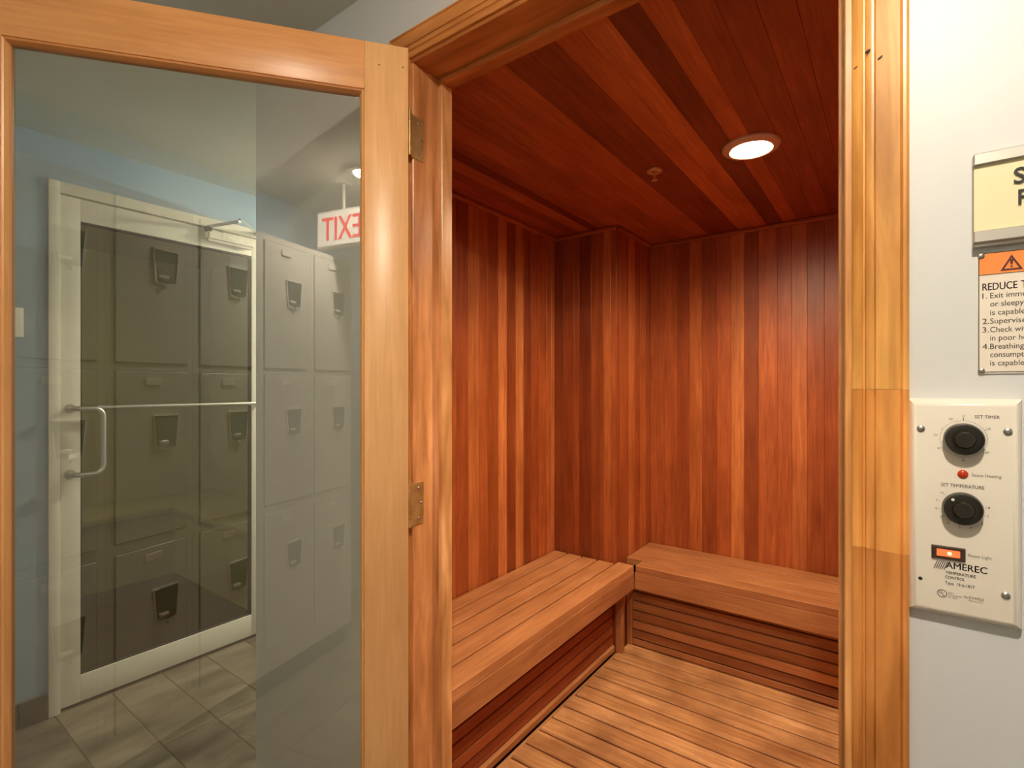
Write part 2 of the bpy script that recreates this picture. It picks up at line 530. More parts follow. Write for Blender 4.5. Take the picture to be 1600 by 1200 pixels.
# pull handle
hx = LX1
HY, HZ0, HZ1, HO = 0.628, 0.962, 1.232, 0.050     # posts on the stile, bar offset over the glass
def arc(c, u, v, r_, n_=6):
    return [tuple(c[k] + r_*(math.cos(math.pi/2*t/n_)*u[k] + math.sin(math.pi/2*t/n_)*v[k]) for k in range(3)) for t in range(n_+1)]
hb = HY + 0.098
r1, r2 = 0.018, 0.034
hp = [(hx, HY, HZ1)]
hp += arc((hx+HO-r1, HY+r1, HZ1), (0,-1,0), (1,0,0), r1)
hp += arc((hx+HO, hb-r2, HZ1-r2), (0,0,1), (0,1,0), r2)
hp += arc((hx+HO, hb-r2, HZ0+r2), (0,1,0), (0,0,-1), r2)
hp += arc((hx+HO-r1, HY+r1, HZ0), (1,0,0), (0,-1,0), r1)
hp.append((hx, HY, HZ0))
bm = bmesh.new(); bm_tube(bm, hp, 0.0105, 14)
ph = obj_bm('pull_handle', bm, M_STEEL, d2, smooth=True)
for z in (HZ1, HZ0):
    bm = bmesh.new(); bm_cyl(bm, (hx, HY, z), (hx+0.004, HY, z), 0.019, seg=20)
    o = bpy.data.objects.new('rosette', mesh_from_bm('rosette', bm, M_STEEL, True))
    o.location = -d2.location; link(o, ph)
# cross bar running from the pull to the hinge stile
bm = bmesh.new()
bx_ = hx + 0.040
bm_tube(bm, [(bx_, 0.700, 1.236), (bx_, 1.36, 1.236)] + arc((bx_-0.02, 1.385, 1.236), (1,0,0), (0,1,0), 0.02) + [(hx, 1.405, 1.236)], 0.0085, 12)
obj_bm('cross_bar', bm, M_STEEL, d2, smooth=True)
# closer
bm = bmesh.new()
bm_box(bm, LX1, LX1+0.045, 1.135, 1.372, 2.036, 2.088)
bmesh.ops.bevel(bm, geom=list(bm.edges), offset=0.012, segments=3, affect='EDGES')
cl = obj_bm('door_closer', bm, M_ALU, d2, smooth=True)
cl['label'] = 'silver hydraulic door closer body'
def sub(name, bm, mat, part, root, smooth=False):
    """sub-part in world space under a part that sits at the root's frame"""
    base = root.location + part.location
    bmesh.ops.translate(bm, verts=bm.verts, vec=-base)
    o = bpy.data.objects.new(name, mesh_from_bm(name, bm, mat, smooth))
    return link(o, part)
bm = bmesh.new(); bm_cyl(bm, (LX1+0.022, 1.15, 2.083), (LX1+0.022, 1.15, 2.104), 0.016)
sub('pinion', bm, M_GASKET, cl, d2, True)
bm = bmesh.new(); bm_tube(bm, [(LX1+0.022, 1.15, 2.106), (LX1+0.19, 1.22, 2.118)], 0.008, 8)
sub('arm', bm, M_STEEL, cl, d2, True)
bm = bmesh.new(); bm_tube(bm, [(LX1+0.19, 1.22, 2.127), (LX1+0.03, 1.40, 2.127)], 0.007, 8)
sub('forearm', bm, M_STEEL, cl, d2, True)
bm = bmesh.new(); bm_box(bm, FX1, FX1+0.035, 1.38, 1.42, 2.118, 2.138)
sub('bracket', bm, M_STEEL, cl, d2)
bm = bmesh.new(); bm_box(bm, LX1+0.045, LX1+0.0458, 1.23, 1.31, 2.05, 2.074)
sub('sticker', bm, M_WHITE, cl, d2)

# wall switch
sw = empty('light_switch', (XL, 0.448, 1.57), 'small pale switch plate on the blue wall left of the white door', 'light switch')
box('plate', XL+0.0005, XL+0.006, 0.410, 0.486, 1.513, 1.627, M_WHITE, sw, 0.002)
box('toggle', XL+0.006, XL+0.014, 0.443, 0.453, 1.558, 1.582, M_WHITE, sw, 0.002)

# ================================================================== SAUNA ROOM
SXR = 0.36                       # right wall
LXW, BYW = -1.44, 2.765          # cedar faces
CX, CY = -1.085, 2.335           # pipe chase corner
T = 0.014
W_Z = wood('cedar_board', 'z', 26, 0.30, 0.22, 0.42)
W_Y = wood('cedar_board', 'y', 26, 0.30, 0.22, 0.42)
W_X = wood('cedar_board', 'x', 26, 0.30, 0.22, 0.42)
BACK = principled('cedar_backing', (0.06, 0.016, 0.006), 0.8)
def run_boards(parent, bounds, tones, place, L, al, aw, at, mat, t=T, c=0.0012):
    for i in range(len(bounds)-1):
        a, b = bounds[i], bounds[i+1]
        W = abs(b - a) - 0.0004
        tn = tones[i] if i < len(tones) else random.choice((0.3, 0.4, 0.5, 0.65, 0.8))
        plank('board', parent, L, W, t, c, al, aw, at, mat, place((a+b)/2), cedar(tn))

wl = box('wall_sauna_left', -1.499, LXW-T, YI, 2.85, 0, ZS+0.02, BACK, label='left sauna wall of vertical red cedar boards', cat='wall', kind='structure')
yb = [YI, 1.03, 1.098, 1.166, 1.234, 1.302, 1.37, 1.438, 1.503, 1.568, 1.644, 1.711, 1.772, 1.85, 1.913, 1.984, 2.047, 2.113, 2.182, 2.255, 2.300, CY]
tl = [.5, .4, .7, .3, .6, .5, .45, .7, .55, .34, .74, .56, .36, .98, .20, .84, .20, .40, .46, .62, .76]
run_boards(wl, yb, tl, lambda m: (LXW-T, m, ZS/2), ZS, 'z', 'y', 'x', W_Z)
wb = box('wall_sauna_back', CX-0.02, SXR+0.05, BYW+T, 2.85, 0, ZS+0.02, BACK, label='back sauna wall of vertical red cedar boards', cat='wall', kind='structure')
xb = [CX, -1.004, -0.933, -0.868, -0.802, -0.728, -0.659, -0.596, -0.531, -0.446, -0.385, -0.321, -0.252, -0.18, -0.112, -0.044, 0.024, 0.092, 0.16, 0.228, 0.296, SXR]
tb = [.48, .50, .26, .64, .40, .48, .84, .22, .50, .52, .72, .38, .34, .5, .35, .6, .5, .4, .7, .5, .4]
run_boards(wb, xb, tb, lambda m: (m, BYW+T, ZS/2), ZS, 'z', 'x', '-y', W_Z)
wc = box('wall_chase', -1.45, CX-T, CY+T, BYW, 0, ZS+0.01, BACK, label='boxed-out cedar corner chase between the two sauna walls', cat='wall', kind='structure')
run_boards(wc, [LXW, -1.385, -1.323, -1.293, -1.224, -1.156, -1.118, CX], [.22, .25, .38, .12, .28, .62, .45], lambda m: (m, CY+T, ZS/2), ZS, 'z', 'x', '-y', W_Z)
run_boards(wc, [CY, 2.375, 2.479, 2.555, 2.63, 2.70, BYW], [.2, .42, .75, .45, .70, .5], lambda m: (CX-T, m, ZS/2), ZS, 'z', 'y', 'x', W_Z)
wr = box('wall_sauna_right', SXR+T, SXR+0.09, YI, BYW+T, 0, ZS+0.02, BACK, label='right sauna wall of vertical red cedar boards', cat='wall', kind='structure')
n = 26
run_boards(wr, [YI + (BYW-YI)*i/n for i in range(n+1)], [], lambda m: (SXR+T, m, ZS/2), ZS, 'z', 'y', '-x', W_Z)
wf = bmesh.new()
bm_box(wf, -1.44, OX0, YI-0.012, YI, 0, ZS); bm_box(wf, OX1, SXR, YI-0.012, YI, 0, ZS); bm_box(wf, OX0, OX1, YI-0.012, YI, OZ, ZS)
obj_bm('wall_sauna_front', wf, W_Z, label='cedar lining on the sauna side of the doorway wall', cat='wall', kind='structure', color=cedar(.5))
cs = box('ceiling_sauna', -1.50, SXR+0.05, YI-0.01, 2.84, ZS+T, ZS+0.06, BACK, label='sauna ceiling of long dark and light cedar boards', cat='ceiling', kind='structure')
cb = [-1.44, -1.395, -1.34, -1.284, -1.221, -1.174, -1.116, -1.047, -0.977, -0.907, -0.836, -0.765, -0.692, -0.62, -0.555, -0.49, -0.42, -0.36, -0.292, -0.225, -0.158, -0.09, -0.022, 0.046, 0.114, 0.182, 0.25, 0.318, SXR]
ct = [.4, .5, .25, .62, .05, .35, .62, .45, .42, .46, .55, .12, .14, .72, .70, .06, .62, .22, .26, .24, .3, .22, .28, .26, .3, .2, .3, .25]
run_boards(cs, cb, ct, lambda m: (m, (YI+BYW)/2, ZS+T), BYW-YI, 'y', 'x', '-z', W_Y, c=0.001)
# slim cove strips where boards meet the ceiling
def strip(name, label, L, al, aw, at, mat, loc, tone):
    o = plank(name, None, L, 0.020, 0.018, 0.005, al, aw, at, mat, loc, cedar(tone))
    o['label'] = label; o['category'] = 'trim'; o['kind'] = 'structure'
strip('trim_3', 'cedar cove strip along the top of the left sauna wall', CY-YI, 'y', 'z', 'x', W_Y, (LXW, (CY+YI)/2, ZS-0.0105), .45)
strip('trim_4', 'cedar cove strip along the top of the back sauna wall', SXR-CX-0.02, 'x', 'z', '-y', W_X, ((SXR+CX+0.02)/2, BYW, ZS-0.0105), .42)
strip('trim_5', 'cedar cove strip across the front of the corner chase', CX-LXW-0.02, 'x', 'z', '-y', W_X, ((CX+LXW+0.02)/2, CY, ZS-0.0105), .4)
strip('trim_6', 'cedar cove strip along the side of the corner chase', BYW-CY-0.02, 'y', 'z', 'x', W_Y, (CX, (CY+BYW-0.02)/2, ZS-0.0105), .42)

# duckboard floor
FZ = 0.03
W_F = wood('duckboard', 'x', 22, 0.30, 0.28, 0.66, 0.25, stain=0.6)
fs_ = box('floor_sauna', -1.50, SXR+0.05, YW+0.01, 2.84, -0.05, 0.002, BACK, label='sauna floor of worn wide wooden duckboards with dark gaps', cat='floor', kind='structure')
yg = [2.353 + 0.0905]
ys = [2.353 - 0.0905*i for i in range(-2, 16)]
for y0 in ys:
    y1 = y0 - 0.0905
    if y1 < YI: break
    g = random.uniform(0.92, 1.08)
    xl = -1.071 + random.uniform(-0.003, 0.003)
    plank('board', fs_, SXR-0.002-xl, 0.0905-0.0095, 0.024, 0.004, 'x', 'y', 'z', W_F, ((xl+SXR-0.002)/2, (y0+y1)/2, FZ-0.024), tuple(v*g for v in (0.72, 0.37, 0.155)))
W_FY = wood('duckboard', 'y', 22, 0.28, 0.22, 0.66, 0.25, stain=0.3)
plank('runner', fs_, CY-YI-0.01, 0.012, 0.020, 0.003, 'y', 'x', 'z', W_FY, (-1.084, (CY+YI)/2, 0.003), (0.55, 0.28, 0.11))

# benches -----------------------------------------------------------
W_BY = wood('bench_cedar', 'y', 22, 0.24, 0.22, 0.68, 0.2)
W_BX = wood('bench_cedar', 'x', 22, 0.24, 0.22, 0.68, 0.2)
W_BZ = wood('bench_cedar', 'z', 22, 0.24, 0.22, 0.68, 0.2)
BZ = 0.46
bcol = lambda t: lerp3((0.33, 0.115, 0.035), (0.64, 0.285, 0.105), max(0, min(1, t + random.uniform(-.04, .04))))
b1 = empty('sauna_bench', (-1.22, 1.65, 0), 'cedar slat bench along the left sauna wall, running towards the door', 'bench', 'cedar sauna benches')
sx = [-1.438, -1.356, -1.270, -1.182, -1.091, -1.000]
for i in range(5):
    y1 = 2.322 if i < 4 else 2.352
    plank('slat', b1, y1-0.97, sx[i+1]-sx[i]-0.010, 0.032, 0.0025, 'y', 'x', 'z', W_BY, ((sx[i]+sx[i+1])/2, (y1+0.97)/2, BZ-0.032), bcol((.62, .6, .66, .72, .8)[i]))
plank('fascia', b1, 2.356-0.97, 0.083, 0.028, 0.003, 'y', 'z', 'x', W_BY, (-1.004-0.028, (2.356+0.97)/2, 0.386), bcol(.62))
zs = [0.338, 0.296, 0.250, 0.203, 0.155, 0.110, 0.062]
for i in range(6):
    plank('skirt_slat', b1, 2.322-0.97, zs[i]-zs[i+1]-0.005, 0.016, 0.002, 'y', 'z', 'x', W_BY, (-1.116, (2.322+0.97)/2, (zs[i]+zs[i+1])/2), cedar((.40, .40, .42, .42, .66, .40)[i]))
plank('base_strip', b1, 2.322-0.97, 0.034, 0.030, 0.006, 'y', 'z', 'x', W_BY, (-1.120, (2.322+0.97)/2, 0.043), bcol(.6))
plank('post', b1, 0.345-0.004, 0.028, 0.034, 0.003, 'z', 'y', 'x', W_BZ, (-1.086, 2.338, 0.345/2+0.002), bcol(.45))
box('back_panel', -1.14, -1.12, 0.97, 2.32, 0.004, 0.40, BACK, b1)
for y in (1.0, 1.62, 2.28):
    plank('bearer', b1, 0.36, 0.04, 0.05, 0.002, 'x', 'y', 'z', W_BX, (-1.24, y, 0.374), bcol(.4))
b2 = empty('sauna_bench', (-0.35, 2.56, 0), 'cedar slat bench along the back sauna wall, meeting the other at the corner', 'bench', 'cedar sauna benches')
sy = [2.762, 2.655, 2.538, 2.442, 2.352]
for i in range(4):
    x0 = CX+0.003
    if i == 3: x0 = -0.996
    plank('slat', b2, SXR-0.003-x0, sy[i]-sy[i+1]-0.009, 0.032, 0.0025, 'x', 'y', 'z', W_BX, ((SXR-0.003+x0)/2, (sy[i]+sy[i+1])/2, BZ-0.032), bcol((.38, .55, .45, .42)[i]))
plank('fascia', b2, SXR-0.003+1.000, 0.083, 0.028, 0.003, 'x', 'z', '-y', W_BX, ((SXR-0.003-1.000)/2, 2.356+0.028, 0.386), bcol(.48))
zs2 = [0.345, 0.300, 0.252, 0.205, 0.157, 0.111, 0.066, 0.031]
for i in range(7):
    plank('skirt_slat', b2, SXR-0.003+1.045, zs2[i]-zs2[i+1]-0.006, 0.016, 0.002, 'x', 'z', '-y', W_BX, ((SXR-0.003-1.045)/2, 2.456, (zs2[i]+zs2[i+1])/2), bcol((.25, .28, .35, .38, .85, .15, .32)[i]))
plank('post', b2, 0.345-0.004, 0.030, 0.030, 0.003, 'z', 'x', '-y', W_BZ, (-1.062, 2.462, 0.345/2+0.002), bcol(.45))
box('back_panel', -1.04, SXR-0.004, 2.458, 2.475, 0.004, 0.40, BACK, b2)
for x in (-0.7, -0.1):
    plank('bearer', b2, 0.33, 0.04, 0.05, 0.002, 'y', 'x', 'z', W_BY, (x, 2.58, 0.374), bcol(.4))

# sauna ceiling lamp --------------------------------------------------
LPX, LPY = -0.372, 1.822
sl = empty('ceiling_light', (LPX, LPY, ZS), 'round recessed lamp glowing in the cedar sauna ceiling', 'ceiling light')
bm = bmesh.new()
bm_lathe(bm, [(0.058, 0.010), (0.060, -0.012), (0.066, -0.016), (0.083, -0.012), (0.088, -0.006), (0.088, -0.0005), (0.064, -0.0005), (0.064, 0.010), (0.058, 0.010)], (LPX, LPY, ZS), (0,0,1), 40)
obj_bm('trim_ring', bm, M_RIM, sl, smooth=True)
bm = bmesh.new()
bm_lathe(bm, [(0.0, -0.008), (0.058, -0.008), (0.058, -0.002), (0.0, -0.002)], (LPX, LPY, ZS), (0,0,1), 40)
o = obj_bm('lens', bm, emission('sauna_lamp_lens', *SAUNA_LAMP), sl); o['label'] = 'glowing white lens'
ld = bpy.data.lights.new('reflector_bulb', 'SPOT')
ld.energy = SAUNA_REFLECTOR_W; ld.color = SAUNA_LAMP[0]; ld.spot_size = math.radians(172); ld.spot_blend = 1.0; ld.shadow_soft_size = 0.05
lo = bpy.data.objects.new('reflector_bulb', ld); lo.location = (0, 0, -0.065); link(lo, sl)
for ang in (2.3, 1.35):
    bm = bmesh.new()
    cx, cy = LPX + 0.084*math.cos(ang), LPY + 0.084*math.sin(ang)
    bm_cyl(bm, (cx, cy, ZS-0.0005), (cx, cy, ZS-0.013), 0.004, 0.002, 8)
    obj_bm('spring_clip', bm, M_RIM, sl)
# sprinkler ------------------------------------------------------------
px, py = -0.697, 1.820
sp = empty('sprinkler_head', (px, py, ZS), 'small round fire sprinkler hanging from the cedar ceiling', 'sprinkler')
M_SPR = principled('sprinkler_enamel', (0.62, 0.36, 0.20), 0.35, 0.3)
bm = bmesh.new(); bm_lathe(bm, [(0.012, -0.004), (0.020, -0.010), (0.027, -0.006), (0.028, -0.0005), (0.012, -0.0005), (0.012, -0.004)], (px, py, ZS), (0,0,1), 24)
obj_bm('escutcheon', bm, M_SPR, sp, smooth=True)
bm = bmesh.new(); bm_cyl(bm, (px, py, ZS-0.001), (px, py, ZS-0.036), 0.005, 0.003, 10)
obj_bm('stem', bm, M_SPR, sp, smooth=True)
bm = bmesh.new(); bm_lathe(bm, [(0.0, -0.036), (0.011, -0.036), (0.011, -0.038), (0.0, -0.038)], (px, py, ZS), (0,0,1), 16)
obj_bm('deflector', bm, M_SPR, sp, smooth=True)

# ================================================================== SAUNA DOOR FRAME
W_PZ = wood('pine_casing', 'z', 9, 0.42, 0.30, 0.30, 0.08, stretch=8)
W_PX = wood('pine_casing', 'x', 9, 0.42, 0.30, 0.30, 0.08, stretch=8)
PINE = (0.80, 0.39, 0.115)
JAMB = (0.80, 0.38, 0.155)
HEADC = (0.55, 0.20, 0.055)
tr = empty('trim_1', (-0.48, YW, 0), 'golden pine casing and jambs around the sauna doorway', 'door frame', kind='structure')
JX0, JX1, JZ = -0.911, -0.053, 2.088       # clear opening between jambs
# casing profile: (distance from inner edge, projection)
CP = [(0.0, 0.0), (0.0, 0.009), (0.002, 0.011), (0.007, 0.0125), (0.011, 0.0105), (0.0125, 0.0085), (0.0145, 0.0085), (0.016, 0.012), (0.021, 0.0145), (0.0245, 0.014), (0.0255, 0.0125), (0.0265, 0.0155), (0.052, 0.0175), (0.0535, 0.0150), (0.055, 0.0178), (0.0585, 0.0178), (0.0615, 0.015), (0.0615, 0.0)]
def casing(name, pts, col, mat):
    """pts: function (w, t, end) -> world point, swept from end 0 to 1"""
    bm = bmesh.new()
    A = [bm.verts.new(pts(a, b, 0)) for a, b in CP]
    B = [bm.verts.new(pts(a, b, 1)) for a, b in CP]
    for i in range(len(CP)):
        j = (i+1) % len(CP)
        bm.faces.new((A[i], A[j], B[j], B[i]))
    bm.faces.new(A[::-1]); bm.faces.new(B)
    return obj_bm(name, bm, mat, tr, smooth=True, color=col)
ciR, ciL, ciT = JX1 + 0.009, JX0 - 0.009, JZ + 0.009
cs_ = lambda f: f
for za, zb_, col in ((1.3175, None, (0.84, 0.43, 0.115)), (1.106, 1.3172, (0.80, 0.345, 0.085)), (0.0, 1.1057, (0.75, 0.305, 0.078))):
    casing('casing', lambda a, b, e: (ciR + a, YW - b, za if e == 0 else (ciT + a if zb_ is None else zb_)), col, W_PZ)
casing('casing', lambda a, b, e: (ciL - a, YW - b, 0.0 if e == 0 else ciT + a), PINE, W_PZ)
casing('head_casing', lambda a, b, e: (ciL - a if e == 0 else ciR + a, YW - b, ciT + a), (0.64, 0.25, 0.065), W_PX)
box('jamb', OX0+0.0005, JX0, YW-0.003, YI+0.004, 0, JZ, W_PZ, tr, 0.0015, 1, color=JAMB)
box('jamb', JX1, OX1-0.0005, YW-0.003, YI+0.004, 0, JZ, W_PZ, tr, 0.0015, 1, color=(0.80, 0.39, 0.13))
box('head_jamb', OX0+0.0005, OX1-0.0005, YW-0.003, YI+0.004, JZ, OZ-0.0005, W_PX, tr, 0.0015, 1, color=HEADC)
box('door_stop', JX0, JX0+0.013, 0.926, YI, 0.0, JZ-0.013, W_PZ, tr, 0.0015, 1, color=(0.82, 0.43, 0.17))
box('door_stop', JX1-0.013, JX1, 0.926, YI, 0.0, JZ-0.013, W_PZ, tr, 0.0015, 1, color=(0.82, 0.43, 0.17))
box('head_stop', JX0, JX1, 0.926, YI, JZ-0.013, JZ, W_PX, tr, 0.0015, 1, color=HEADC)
box('sill', OX0+0.001, OX1-0.001, YW, YI, 0.003, 0.022, W_PX, tr, 0.003, 1, color=(0.5, 0.25, 0.1))
# casing knots
M_KNOT = principled('dark_knot', (0.05, 0.022, 0.008), 0.6)
for kx, kz, kl, kw, ang in ((-0.0395, 1.750, 0.0028, 0.0008, 0.5), (-0.0128, 1.751, 0.0032, 0.0010, 0.6), (-0.0265, 1.765, 0.0034, 0.0010, 0.4)):
    bm = bmesh.new()
    yk = YW - (0.0126 if kx < -0.03 else 0.0172)
    v = [bm.verts.new((kx + kl*math.cos(t)*math.cos(ang) - kw*math.sin(t)*math.sin(ang), yk, kz + kl*math.cos(t)*math.sin(ang) + kw*math.sin(t)*math.cos(ang))) for t in [2*math.pi*q/12 for q in range(12)]]
    bm.faces.new(v)
    r = bmesh.ops.extrude_face_region(bm, geom=list(bm.faces))
    bmesh.ops.translate(bm, verts=[e for e in r['geom'] if isinstance(e, bmesh.types.BMVert)], vec=(0, 0.003, 0))
    obj_bm('knot', bm, M_KNOT, tr)
# hinges: pin at (PX, PY)
PX, PY = -0.9035, 0.822
for z0, z1 in ((1.861, 1.962), (0.993, 1.093)):
    bm = bmesh.new()
    bm_box(bm, JX0, JX0+0.0018, YW-0.012, 0.874, z0, z1)
    hg = obj_bm('hinge', bm, M_BRASS, tr)
    hg['label'] = 'brass butt hinge'
    for (a, c_) in ((z0, z0+0.020), (z0+0.021, z0+0.050), (z0+0.051, z1-0.021), (z1-0.020, z1)):
        bm = bmesh.new(); bm_cyl(bm, (PX-0.002, PY+0.004, a), (PX-0.002, PY+0.004, c_), 0.0048, seg=14)
        sub('knuckle', bm, M_BRASS, hg, tr, True)
    bm = bmesh.new(); bm_cyl(bm, (PX-0.002, PY+0.004, z1), (PX-0.002, PY+0.004, z1+0.012), 0.0042, 0.003, seg=12)
    sub('pin', bm, M_BRASS, hg, tr, True)
    for zz, yy in ((z0+0.014, 0.858), ((z0+z1)/2, 0.866), (z1-0.014, 0.858)):
        bm = bmesh.new(); bm_lathe(bm, [(0.0, 0.0022), (0.0026, 0.0026), (0.0036, 0.0019)], (JX0, yy, zz), (1,0,0), 12)
        sub('screw', bm, M_STEEL, hg, tr, True)

# ================================================================== OPEN GLAZED SAUNA DOOR
RZ = math.radians(-128.1)
W_DZ = wood('door_fir', 'z', 30, 0.10, 0.10, 0.34, 0.05)
W_DX = wood('door_fir', 'x', 30, 0.12, 0.12, 0.34, 0.05)
FIR = (0.86, 0.48, 0.205)
FIR2 = (0.80, 0.385, 0.145)
dr = empty('door_1', (PX, PY, 0), 'open pale wood sauna door with one tall glass pane', 'door', kind='structure', rz=RZ)
DW, DT, DH = 0.848, 0.040, 2.082
g0, g1 = 0.099, 0.750      # glazing opening edge
gz0, gz1 = 0.26, 1.976
local_box('stile', 0.004, g0, 0, DT, 0.014, DH, W_DZ, dr, 0.0015, FIR)
local_box('stile', g1, DW, 0, DT, 0.014, DH, W_DZ, dr, 0.0015, FIR)
local_box('rail', g0, g1, 0.0004, DT-0.0004, gz1, DH, W_DX, dr, 0.0012, FIR2)
local_box('rail', g0, g1, 0.0004, DT-0.0004, 0.014, gz0, W_DX, dr, 0.0012, FIR2)
def bead(x0, z0, x1, z1, ix0, iz0, ix1, iz1, col, mat, ylo, yhi):
    """mitred glazing bead between outer edge (x0,z0)-(x1,z1) and inner edge"""
    bm = bmesh.new()
    def prof(xo, zo, xi, zi):
        P = []
        for s, yv in ((0, ylo), (0, yhi-0.0035), (0.10, yhi-0.003), (0.18, yhi), (0.55, yhi-0.0015), (0.95, yhi-0.010), (1.0, yhi-0.013), (1.0, ylo)):
            P.append(bm.verts.new((xo+(xi-xo)*s, yv, zo+(zi-zo)*s)))
        return P
    A = prof(x0, z0, ix0, iz0); B = prof(x1, z1, ix1, iz1)
    for i in range(len(A)):
        j = (i+1) % len(A); bm.faces.new((A[i], A[j], B[j], B[i]))
    bm.faces.new(A[::-1]); bm.faces.new(B)
    o = bpy.data.objects.new('glazing_bead', mesh_from_bm('glazing_bead', bm, mat))
    link(o, dr, color=col)
BWd = 0.0095
RW = 0.002           # rear stop lip
a0, a1, c0, c1 = g0, g1, gz0, gz1
i0, i1, k0, k1 = g0+0.0095, g1-0.0085, gz0+BWd, gz1-BWd
for (lo, hi) in ((DT/2+0.003, DT-0.0005),):
    bead(a0, c1, a1, c1, i0, k1, i1, k1, (0.62, 0.27, 0.085), W_DX, lo, hi)
    bead(a0, c0, a1, c0, i0, k0, i1, k0, (0.62, 0.27, 0.085), W_DX, lo, hi)
    bead(a0, c0, a0, c1, i0, k0, i0, k1, (0.76, 0.40, 0.15), W_DZ, lo, hi)
    bead(a1, c0, a1, c1, i1, k0, i1, k1, (0.76, 0.40, 0.15), W_DZ, lo, hi)
bm = bmesh.new()
fs = bm_box(bm, g0+0.001, g1-0.001, DT/2-0.003, DT/2+0.003, gz0+0.001, gz1-0.001)
for f in fs: f.material_index = 1
fs[4].material_index = 0          # face towards the hall
o = bpy.data.objects.new('glass', mesh_from_bm('glass', bm, [G_FACE, G_BACK])); link(o, dr)
for (x0_, x1_, z0_, z1_) in ((g0, g0+RW, gz0, gz1), (g1-RW, g1, gz0, gz1), (g0+RW, g1-RW, gz0, gz0+RW), (g0+RW, g1-RW, gz1-RW, gz1)):
    local_box('glazing_stop', x0_, x1_, 0.001, DT/2-0.0035, z0_, z1_, W_DX if x1_-x0_ > 0.1 else W_DZ, dr, 0.0004, (0.50, 0.24, 0.08), 1)
# pegs in the hinge stile
for (x_, z_) in ((0.016, 2.036), (0.068, 2.033)):
    bm = bmesh.new(); bm_cyl(bm, (x_, DT-0.0002, z_), (x_, DT+0.0005, z_), 0.0016, seg=8)
    o = bpy.data.objects.new('nail_hole', mesh_from_bm('nail_hole', bm, M_KNOT)); link(o, dr)

# ================================================================== HALL LAMPS AND STEAM ROOM FILL
def hall_lamp(x, y, z, label, lamp, r=0.075, h=0.055):
    e = empty('ceiling_light', (x, y, z), label, 'ceiling light', 'round hall ceiling lamps')
    bm = bmesh.new()
    bm_lathe(bm, [(r, 0.0), (r, -0.010), (r+0.006, -0.014), (r+0.022, -0.010), (r+0.026, -0.0005), (r, -0.0005)], (x, y, z), (0,0,1), 36)
    obj_bm('trim_ring', bm, M_WHITE, e, smooth=True)
    bm = bmesh.new()
    bm_lathe(bm, [(0.0, -h), (r*0.35, -h*0.95), (r*0.65, -h*0.8), (r*0.88, -h*0.55), (r*0.98, -h*0.26), (r-0.001, -0.002), (0.0, -0.002)], (x, y, z), (0,0,1), 36)
    obj_bm('glass_dome', bm, emission('lens_' + label.split()[1], *lamp), e)
hall_lamp(0.072, -0.097, ZC, 'round hall lamp with a glass dome just outside the sauna door', HALL_LAMP, 0.04, 0.030)
hall_lamp(-2.12, 2.35, ZC, 'round passage lamp with a glass dome beyond the white glazed door', PASSAGE_LAMP)

hall_lamp(-3.55, 0.15, 2.3, 'round fill lamp with a glass dome, added unseen to brighten the steam room', STEAM_FILL)  # unseen lamp, added to lift the dim room behind the glazed door

